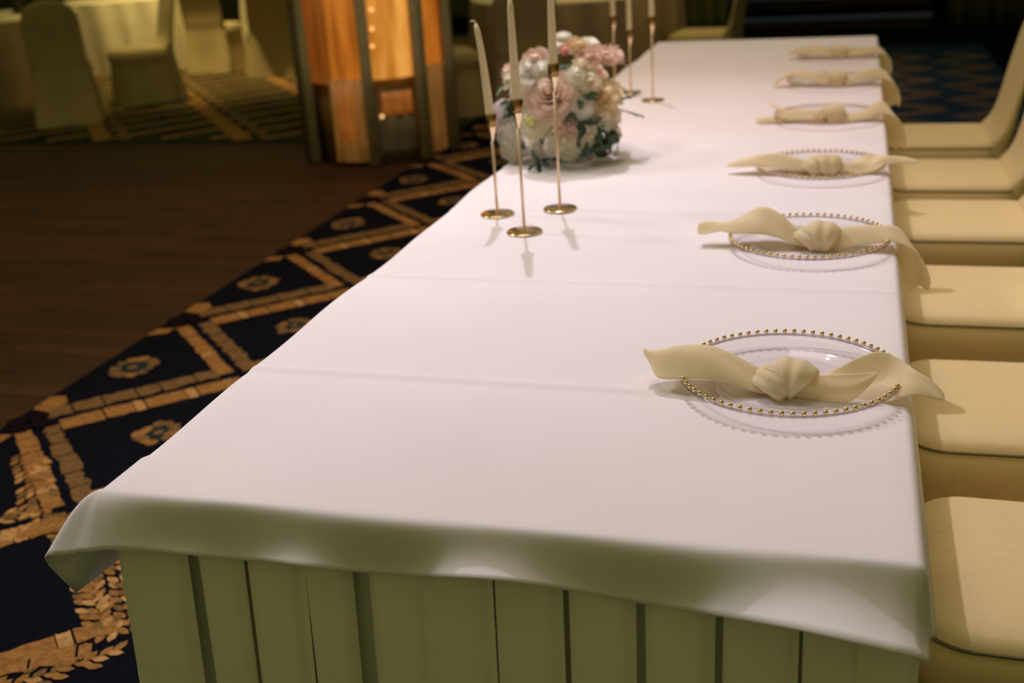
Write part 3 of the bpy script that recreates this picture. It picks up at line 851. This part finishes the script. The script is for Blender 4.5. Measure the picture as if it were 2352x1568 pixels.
def mum_mb(R, n=90, seed=0, flat=0.75):
    r2 = random.Random(seed); b = MB()
    b.lathe([(0, -.3 * R), (.5 * R, -.15 * R), (.6 * R, .1 * R), (.4 * R, .42 * R), (0, .5 * R)], 12)
    for k in range(n):
        ph = math.acos(1 - 1.15 * (k + .5) / n); th = k * 2.39996
        d = Vector((sin(ph) * cos(th), sin(ph) * sin(th), cos(ph) * flat))
        t = Vector((-sin(th), cos(th), 0)); up = d.cross(t).normalized() * -1
        w = R * .15; ln = R * r2.uniform(.92, 1.06)
        rows = []
        for s, ww, lift in ((.35, .5, 0), (.65, 1, .02), (.88, .95, .08), (1.0, .45, .05)):
            c = d * ln * s + Vector((0, 0, lift * R * .6))
            rows.append([c - t * w * ww + d * .03 * R, c - d * .02 * R, c + t * w * ww + d * .03 * R])
        b.grid(rows)
    return b
def hydrangea_mb(R, n=46, seed=0):
    r2 = random.Random(seed); b = MB()
    b.lathe([(0, -.55 * R), (.6 * R, -.3 * R), (.8 * R, .1 * R), (.5 * R, .6 * R), (0, .78 * R)], 12)
    for k in range(n):
        ph = math.acos(1 - 1.5 * (k + .5) / n); th = k * 2.39996
        d = Vector((sin(ph) * cos(th), sin(ph) * sin(th), cos(ph)))
        t = Vector((-sin(th), cos(th), 0)); up = d.cross(t)
        c = d * R * r2.uniform(.84, 1.0); rot = r2.uniform(0, 6); s = R * .23
        for q in range(4):
            a = rot + q * pi / 2
            e = (t * cos(a) + up * sin(a)); f = (t * -sin(a) + up * cos(a))
            rows = [[c, c + d * .02 * R, c], [c + e * s * .6 + f * s * .5, c + e * s * .6 + d * .05 * R, c + e * s * .6 - f * s * .5], [c + e * s * 1.1 + f * s * .35 + d * .05 * R, c + e * s * 1.2 + d * .03 * R, c + e * s * 1.1 - f * s * .35 + d * .05 * R]]
            b.grid(rows)
    return b
def leaf_mb(ln, wd, bend=.25):
    b = MB(); rows = []
    for i in range(7):
        t = i / 6; w = wd * sin(pi * (t ** .8)) ** .9 if 0 < t < 1 else 0.0004
        z = bend * ln * (t - t * t * 1.6)
        rows.append([(t * ln, w, z + w * .35), (t * ln, 0, z), (t * ln, -w, z + w * .35)])
    b.grid(rows)
    return b
def orient(o, p, n, spin=0):
    n = Vector(n).normalized()
    o.location = Vector(p) - Vector(flowers.location)
    o.rotation_mode = 'QUATERNION'
    o.rotation_quaternion = Vector((0, 0, 1)).rotation_difference(n) @ Quaternion((0, 0, 1), spin)
def normal_at(p):
    d = Vector(p) - FC
    n = Vector((d.x, d.y, d.z * 1.0 + .075)).normalized()
    return n
# moss core
b = MB()
rows = []
for i in range(13):
    ph = pi * i / 12
    rr = [Vector((sin(ph) * cos(2 * pi * k / 24), sin(ph) * sin(2 * pi * k / 24), cos(ph))) for k in range(24)]
    rows.append([(v.x * .115 * (1 + .07 * sin(9 * v.x + 7 * v.z)), v.y * .12 * (1 + .07 * sin(8 * v.y + 5)), .140 + v.z * .132) for v in rr])
b.grid(rows, close_u=True)
b.build('moss_core', M['moss'], flowers)
blooms = [  # kind, material, position, radius
 ('mum', 'white', (-.894, 2.083, 1.109), .027), ('mum', 'white', (-.832, 1.974, 1.015), .033), ('mum', 'ivory', (-.801, 1.985, .997), .037), ('mum', 'white', (-.817, 1.956, .931), .035),
 ('mumc', 'ivory', (-.956, 1.939, .894), .050), ('mum', 'white', (-.97, 1.984, 1.041), .038), ('mum', 'white', (-.93, 1.968, 1.035), .034), ('mum', 'white', (-.961, 1.979, .811), .042),
 ('rose', 'peach', (-.85, 2.062, 1.093), .030), ('rose', 'blush', (-.767, 2.179, 1.048), .040), ('rose', 'blush', (-.78, 2.088, 1.058), .038), ('rose', 'blush', (-.81, 2.039, 1.061), .033),
 ('rose', 'blush', (-.962, 2.007, 1.066), .036), ('rose', 'blush', (-1.066, 2.085, 1.022), .025), ('rose', 'ivory', (-1.051, 2.033, 1.005), .019),
 ('open', 'dusty', (-.904, 1.930, .974), .055), ('rose', 'peach', (-.76, 2.01, .95), .046), ('rose', 'dusty', (-.856, 1.943, .884), .034), ('rose', 'pink', (-.882, 1.932, .924), .016),
 ('bud', 'pink', (-.875, 2.02, 1.08), .023), ('rose', 'ivory', (-.772, 1.994, .902), .042), ('rose', 'ivory', (-.744, 2.04, .889), .03), ('open', 'ivory', (-.871, 1.950, .841), .048),
 ('rose', 'ivory', (-.809, 1.986, .841), .026), ('rose', 'ivory', (-.822, 2.001, .805), .024), ('rose', 'ivory', (-.752, 2.101, .823), .028), ('rose', 'ivory', (-.821, 1.999, 1.04), .024),
 ('hyd', 'lilac', (-1.085, 2.055, .902), .034), ('hyd', 'lilac', (-1.105, 2.050, .865), .026), ('hyd', 'white', (-1.055, 2.045, .825), .056), ('hyd', 'ivory', (-1.062, 2.030, .790), .034),
 # the far side of the arrangement
 ('rose', 'blush', (-.86, 2.30, .98), .042), ('rose', 'ivory', (-.97, 2.31, .94), .045), ('hyd', 'white', (-1.06, 2.22, .93), .050), ('rose', 'peach', (-.78, 2.24, .93), .04), ('mum', 'white', (-.92, 2.22, 1.07), .04), ('hyd', 'lilac', (-.90, 2.31, .86), .045), ('rose', 'ivory', (-1.07, 2.15, .99), .035), ('mum', 'white', (-.83, 2.16, 1.08), .035),
]
for q, (kind, mt, p, R) in enumerate(blooms):
    if kind == 'rose': o = rose_mb(R, seed=q).build('rose', M[mt], flowers)
    elif kind == 'open': o = rose_mb(R, 1.12, seed=q).build('rose', M[mt], flowers)
    elif kind == 'bud': o = rose_mb(R, .75, layers=((3, .15, .4, 1.1), (4, .3, .6, 1.0), (4, .4, .72, .85)), seed=q).build('rosebud', M[mt], flowers)
    elif kind == 'hyd': o = hydrangea_mb(R, seed=q).build('hydrangea', M[mt], flowers)
    else:
        o = mum_mb(R, seed=q).build('chrysanthemum', M[mt], flowers)
        if kind == 'mumc':
            b = MB(); b.lathe([(R * .26, R * .66), (R * .22, R * .78), (R * .1, R * .84), (0, R * .85)], 12); b.build('flower_centre', M['centre'], o)
    n = normal_at(p)
    o.scale = (1.12, 1.12, 1.12)
    orient(o, Vector(p) - n * R * .4, n, rnd.uniform(0, 6))
leaf_spots = [((-.775, 2.03, .815), .06, 'leaf'), ((-.80, 2.0, .80), .06, 'leaf'), ((-.76, 2.06, .84), .055, 'leaf'), ((-.79, 1.985, .87), .05, 'leaf'), ((-.83, 1.965, .92), .05, 'leaf'), ((-.74, 2.10, .80), .055, 'leaf_pale'), ((-.80, 2.04, .775), .06, 'leaf'), ((-.819, 1.958, .957), .05, 'leaf'), ((-.826, 1.953, .896), .06, 'leaf'), ((-.811, 1.966, .879), .055, 'leaf'), ((-.764, 2.043, .835), .06, 'leaf'), ((-.786, 2.043, .807), .055, 'leaf'),
 ((-.966, 2.0, .775), .06, 'leaf'), ((-.931, 1.995, .786), .055, 'leaf'), ((-.95, 1.96, .768), .05, 'leaf'), ((-.855, 1.985, .79), .05, 'leaf_pale'), ((-1.031, 1.977, .908), .04, 'leaf'),
 ((-1.063, 2.035, .985), .045, 'leaf_pale'), ((-1.042, 1.988, .942), .045, 'leaf'), ((-.981, 1.944, .928), .045, 'leaf'), ((-.9, 1.977, .803), .05, 'leaf'), ((-.956, 1.94, .962), .04, 'leaf'), ((-.858, 1.94, .951), .04, 'leaf'),
 ((-.792, 1.991, .855), .05, 'leaf'), ((-.92, 1.948, 1.004), .04, 'leaf'), ((-.872, 1.935, .904), .045, 'leaf'), ((-.84, 2.02, .775), .05, 'leaf_pale'), ((-.77, 2.08, .80), .05, 'leaf'), ((-1.0, 2.0, .80), .04, 'leaf'),
 ((-.89, 1.97, .785), .05, 'leaf'), ((-.82, 1.97, .835), .045, 'leaf'), ((-.93, 1.945, .855), .04, 'leaf')]
for q, (p, ln, mt) in enumerate(leaf_spots):
    for k in range(3):
        o = leaf_mb(ln * rnd.uniform(.8, 1.15), ln * .2).build('leaf', M[mt], flowers)
        n = normal_at(p)
        t = Vector((rnd.uniform(-1, 1), rnd.uniform(-.4, .4), rnd.uniform(-.8, .7)))
        t = (t - n * t.dot(n)).normalized(); t = (t + n * rnd.uniform(.25, .7)).normalized()
        y_ = n.cross(t).normalized(); z_ = t.cross(y_)
        o.rotation_mode = 'QUATERNION'
        o.rotation_quaternion = Matrix((t, y_, z_)).transposed().to_quaternion()
        pp = Vector(p) - n * .012 - Vector(flowers.location)
        pp.z = max(pp.z, .012)
        o.location = pp
        if pp.z + t.z * ln < .004:
            t.z = abs(t.z); y_ = n.cross(t).normalized(); z_ = t.cross(y_); o.rotation_quaternion = Matrix((t.normalized(), y_, z_)).transposed().to_quaternion()
# little sprigs standing out to the right
for base, tip in (((-.77, 2.10, .90), (-.690, 2.14, .866)), ((-.77, 2.10, .91), (-.705, 2.12, .925)), ((-.96, 1.95, .80), (-.955, 1.925, .765))):
    A = Vector(base) - Vector(flowers.location); B = Vector(tip) - Vector(flowers.location)
    b = MB(); b.tube([A, (A + B) / 2 + Vector((0, 0, .006)), B], .0012, 6)
    sp = b.build('sprig_stem', M['stem'], flowers)
    for k in range(5):
        s = .45 + .13 * k
        o = leaf_mb(.032, .0075).build('leaf', M['leaf'], sp)
        d = (B - A).normalized(); side = d.cross(Vector((0, 0, 1))).normalized() * (1 if k % 2 else -1)
        t = (d * .8 + side * .6 + Vector((0, 0, .15))).normalized(); y_ = Vector((0, 0, 1)).cross(t).normalized(); z_ = t.cross(y_)
        o.rotation_mode = 'QUATERNION'; o.rotation_quaternion = Matrix((t, y_, z_)).transposed().to_quaternion()
        o.location = A + (B - A) * s

# ------------------------------------------------------------------ covered chairs
def chair_proto(label, group, mat, near_style):
    """local frame: sitter faces -x, seat front at x = 0"""
    t = empty('covered_chair', (0, 0, 0), 0, label, 'chair', group)
    D, HW, SZ = .46, .222, .47
    def ring(inset, z, out=0, n=7, folds=0, fa=0.0):
        pts = rr_ring(0 + inset, D - inset, -HW + inset, HW - inset, max(.02, .085 - inset), z, n, 0)
        return pts
    b = MB(); rows = []
    for inset, z in ((.18, SZ + .006), (.10, SZ + .005), (.05, SZ + .002), (.02, SZ - .004), (.006, SZ - .012), (.0, SZ - .022)):
        rows.append(ring(inset, z))
    s = b.grid(rows, close_u=True); b.face(range(s, s + len(rows[0])))
    b.build('seat_cover', mat, t)
    b = MB(); b.tube(rr_ring(-.002, D + .002, -HW - .002, HW + .002, .085, SZ - .024, 7), .0026, 8, closed=True)
    b.build('piping', M['piping'] if near_style else mat, t)
    # skirt with folds; the loop is re-sampled so folds read evenly
    base = rr_ring(0, D, -HW, HW, .085, 0, 7)
    dense = []
    n = len(base)
    for i in range(n):
        p, q = Vector(base[i]), Vector(base[(i + 1) % n]); m = max(1, int((q - p).length / .012))
        for k in range(m): dense.append(p + (q - p) * k / m)
    per = 0; lens = []
    for i in range(len(dense)):
        lens.append(per); per += (dense[(i + 1) % len(dense)] - dense[i]).length
    C0 = Vector((D / 2, 0, 0))
    rows = []
    levels = [(SZ - .024, 0.0), (SZ - .04, .010), (SZ - .07, .017), (SZ - .095, .012), (SZ - .12, .006), (SZ - .17, .010), (.22, .022), (.10, .036), (.006, .050)]
    for li, (z, out) in enumerate(levels):
        r = []
        fade = smoothstep(3.0, 8.0, li)
        for i, p in enumerate(dense):
            nrm = (dense[(i + 1) % len(dense)] - dense[i - 1]); nrm = Vector((nrm.y, -nrm.x, 0)).normalized()
            f = sin(2 * pi * lens[i] / per * (17 if near_style else 9) + .8 * sin(2 * pi * lens[i] / per * 5)) * (.020 if near_style else .012) * fade
            back = smoothstep(D - .05, D, p.x)
            kick = exp(-(p.y / .035) ** 2) * back * .05 * smoothstep(2, 8, li)
            o_ = (out + f) * (1 - back)
            r.append((p.x + nrm.x * o_, p.y + nrm.y * o_, z))
        rows.append(r)
    b = MB(); b.grid(rows, close_u=True)
    b.build('skirt', mat, t)
    # back cover
    keys = [(.004, .44, .565), (.2, .42, .528), (.40, .395, .502), (.455, .385, .50), (.49, .425, .505), (.53, .450, .507), (.60, .472, .515), (.72, .498, .540), (.84, .527, .570), (.94, .552, .590), (.985, .563, .590)]
    rows = []
    NB = 34
    for k in range(NB):
        z = .004 + (.985 - .004) * (k / (NB - 1)) ** .85
        xf, xb = interp(keys, z)
        w = .216 if z < .80 else .216 * sqrt(max(.0, 1 - ((z - .80) / .19) ** 2.4))
        w = max(w, .02) + .040 * (1 - smoothstep(0, .5, z)) ** 1.3
        kick = .05 * (1 - smoothstep(.05, .55, z))
        r = []
        for j in range(36):
            a = 2 * pi * j / 36
            ca, sa = cos(a), sin(a)
            yy = w * abs(sa) ** .45 * (1 if sa > 0 else -1)
            r.append(((xf + xb) / 2 + (xb - xf) / 2 * abs(ca) ** .6 * (1 if ca > 0 else -1) - (kick * exp(-(yy / .05) ** 2) if ca > 0 else 0), yy, z))
        rows.append(r)
    b = MB(); s = b.grid(rows, close_u=True); b.face(range(s + (NB - 1) * 36, s + NB * 36))
    b.build('back_cover', mat, t)
    return t
row_labels = ['cream covered chair nearest the camera, dark piping along its patterned seat', 'second cream covered chair from the near end, piped seat edge', 'third cream covered chair from the near end, gathered skirt below the seat',
              'fourth cream covered chair from the near end', 'fifth cream covered chair from the near end, its back leaning away', 'farthest cream covered chair of the row beside the table, bluish-lit navy carpet behind it']
row_y = [.497, 1.128, 1.83, 2.557, 3.18, 3.878]
c0 = chair_proto(row_labels[0], 'covered chairs along the head table', M['cover'], True)
for i in range(6):
    c = c0 if i == 0 else copy_tree(c0)
    c.location = (.030 + (.0 if i else .004), row_y[i], 0); c.rotation_euler = (0, 0, (-.03, .02, .0, .01, 0, .01)[i])
    c['label'] = row_labels[i]
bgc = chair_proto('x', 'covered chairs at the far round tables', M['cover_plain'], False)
def face(dx, dy): return atan2(dy, dx) - pi
spots = [((-6.30, 6.95), (-.55, .83), 'covered chair seen from behind at the far left table, rounded dark back'),
         ((-6.18, 7.92), (-.66, -.75), 'covered chair turned sideways at the far left table, lit seat'),
         ((-5.70, 9.45), (-.52, .85), 'covered chair seen from behind, just left of the glowing column'),
         ((-6.55, 9.85), (-.1, .99), 'covered chair seen at an angle behind the sideways chair'),
         ((-2.30, 6.75), (-.25, .97), 'covered chair with dark rounded back between flowers and taupe table'),
         ((-3.05, 7.05), (.9, .5), 'covered chair half hidden behind the glowing column'),
         ((-1.18, 7.80), (-.98, .1), 'covered chair sideways at the right of the taupe table, before the curtain')]
for i, ((x, yv_), d, lab) in enumerate(spots):
    c = bgc if i == 0 else copy_tree(bgc)
    rz = face(*d)
    off = Matrix.Rotation(rz, 3, 'Z') @ Vector((.25, 0, 0))
    c.location = (x - off.x, yv_ - off.y, 0.004); c.rotation_euler = (0, 0, rz); c['label'] = lab

# ------------------------------------------------------------------ round tables behind
def round_table(c, r, mat, top_mat, label, folds=16, seed=1):
    t = empty('round_table', (c[0], c[1], 0.004), 0, label, 'table', 'round banquet tables')
    b = MB(); b.lathe([(0, .752), (r * .9, .752), (r, .750), (r + .008, .742), (r + .008, .735)], 64)
    b.build('cloth_top', top_mat, t)
    r2 = random.Random(seed); rows = []
    for z, f in ((.742, 0.0), (.70, .2), (.5, .6), (.25, .9), (.004, 1.0)):
        rows.append([((r + .006 + .03 * f + .035 * f * sin(folds * 2 * pi * k / 128 + sin(k * .3))) * cos(2 * pi * k / 128), (r + .006 + .03 * f + .035 * f * sin(folds * 2 * pi * k / 128 + sin(k * .3))) * sin(2 * pi * k / 128), z) for k in range(128)])
    b = MB(); b.grid(rows, close_u=True)
    b.build('cloth_drop', mat, t)
    b = MB(); b.lathe([(.04, 0), (.04, .73), (0, .73)], 12); b.build('pedestal', M['steel'], t)
    return t
round_table((-8.15, 8.35), .85, M['taupe'], M['cream_cloth'], 'cream topped round table at the far left edge, chair backs before it')
round_table((-7.75, 10.35), .80, M['cream_cloth'], M['cream_cloth'], 'cream round table between the dark backed chair and the sideways chair', seed=4)
round_table((-6.0, 11.3), .85, M['cream_cloth'], M['cream_cloth'], 'brightly lit cream round table behind the far chairs', seed=3)
round_table((-2.30, 8.3), .85, M['taupe'], M['cream_cloth'], 'round table with long taupe cloth right of the glowing column', seed=5)

# foliage centrepiece on the far left table
t = empty('table_plant', (-7.85, 8.55, .758), 0, 'dark leafy plant standing on the far left table', 'plant')
b = MB(); b.lathe([(0, 0), (.07, 0), (.09, .12), (.085, .12), (0, .11)], 16); b.build('pot', M['plinth'], t)
for k in range(40):
    a = rnd.uniform(0, 6.28); e = rnd.uniform(.1, 1.3)
    o = leaf_mb(rnd.uniform(.14, .24), .04).build('leaf', M['leaf'], t)
    d = Vector((cos(a) * cos(e), sin(a) * cos(e), sin(e))); y_ = Vector((0, 0, 1)).cross(d).normalized(); z_ = d.cross(y_)
    o.rotation_mode = 'QUATERNION'; o.rotation_quaternion = Matrix((d, y_, z_)).transposed().to_quaternion(); o.location = (0, 0, .11 + rnd.uniform(0, .12))

# ------------------------------------------------------------------ glowing draped column
CX, CY, CR = -3.02, 5.72, .47
colm = empty('lit_draped_column', (CX, CY, 0.004), 0, 'amber glowing column wrapped in sheer drapes beside the dance floor', 'column')
view = atan2(-1.2 - CY, -.09 - CX)       # direction from the column to the hall's near end
def arc(a0, a1, r, z0, z1, name, mat, wave=0.0, nw=6, n=24, bow=0.0, parent=colm):
    rows = []
    for z in (z0, z0 + (z1 - z0) * .25, z0 + (z1 - z0) * .6, z1):
        rr = []
        for k in range(n + 1):
            s = k / n; a = view + radians(a0 + (a1 - a0) * s)
            q = r + wave * sin(2 * pi * nw * s + z) + bow * sin(pi * s)
            rr.append((q * cos(a), q * sin(a), z))
        rows.append(rr)
    b = MB(); b.grid(rows)
    return b.build(name, mat, parent, solid=.004)
b = MB(); b.lathe([(0, 0), (CR - .06, 0), (CR - .06, .50), (CR - .09, .52), (0, .52)], 32); b.build('plinth', M['satin'], colm)
b = MB(); b.lathe([(0.0, .52), (.16, .52), (.16, 2.6), (0, 2.6)], 20); b.build('core', M['plinth'], colm)
# angles: negative is the left hand side seen from the near end of the hall
arc(-76, -31, CR - .035, .50, 2.5, 'glow_panel', M['amber_dim'], .006, 5)  # panels carry the inner light as emission; the core holds no lamp
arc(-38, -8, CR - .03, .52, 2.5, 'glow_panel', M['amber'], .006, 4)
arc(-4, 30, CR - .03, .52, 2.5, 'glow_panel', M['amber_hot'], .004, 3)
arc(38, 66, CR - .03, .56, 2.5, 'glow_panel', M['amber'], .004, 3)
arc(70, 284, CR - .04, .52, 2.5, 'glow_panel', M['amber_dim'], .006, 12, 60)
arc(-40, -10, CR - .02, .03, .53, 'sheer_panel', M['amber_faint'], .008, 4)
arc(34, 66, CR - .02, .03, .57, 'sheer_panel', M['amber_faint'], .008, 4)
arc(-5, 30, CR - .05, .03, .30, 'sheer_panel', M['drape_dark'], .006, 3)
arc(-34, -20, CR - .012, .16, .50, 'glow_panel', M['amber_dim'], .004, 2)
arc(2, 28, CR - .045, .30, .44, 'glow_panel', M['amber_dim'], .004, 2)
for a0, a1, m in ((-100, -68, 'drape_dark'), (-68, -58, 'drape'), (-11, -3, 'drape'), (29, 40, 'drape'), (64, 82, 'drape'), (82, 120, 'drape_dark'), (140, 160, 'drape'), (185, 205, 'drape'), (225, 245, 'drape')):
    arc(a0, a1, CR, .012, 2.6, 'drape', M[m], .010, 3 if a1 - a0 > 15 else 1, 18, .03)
b = MB(); b.lathe([(CR - .08, 2.5), (CR + .06, 2.5), (CR + .06, 2.62), (0, 2.62)], 32); b.build('top_ring', M['drape_dark'], colm)
for a, z in ((0, .30), (-2, .72), (-1, .82), (0, .93), (-1, 1.18)):  # lowest dot paints a glint reflected on the column's base
    r = CR - .018 if z > .5 else CR - .03
    ang = view + radians(a + 1)
    b = MB(); b.lathe([(0, -.012), (.009, -.009), (.012, 0), (.009, .009), (0, .012)], 10, (r * cos(ang), r * sin(ang), z)); b.build('fairy_bulb_and_glint', M['bulb_glint'], colm)
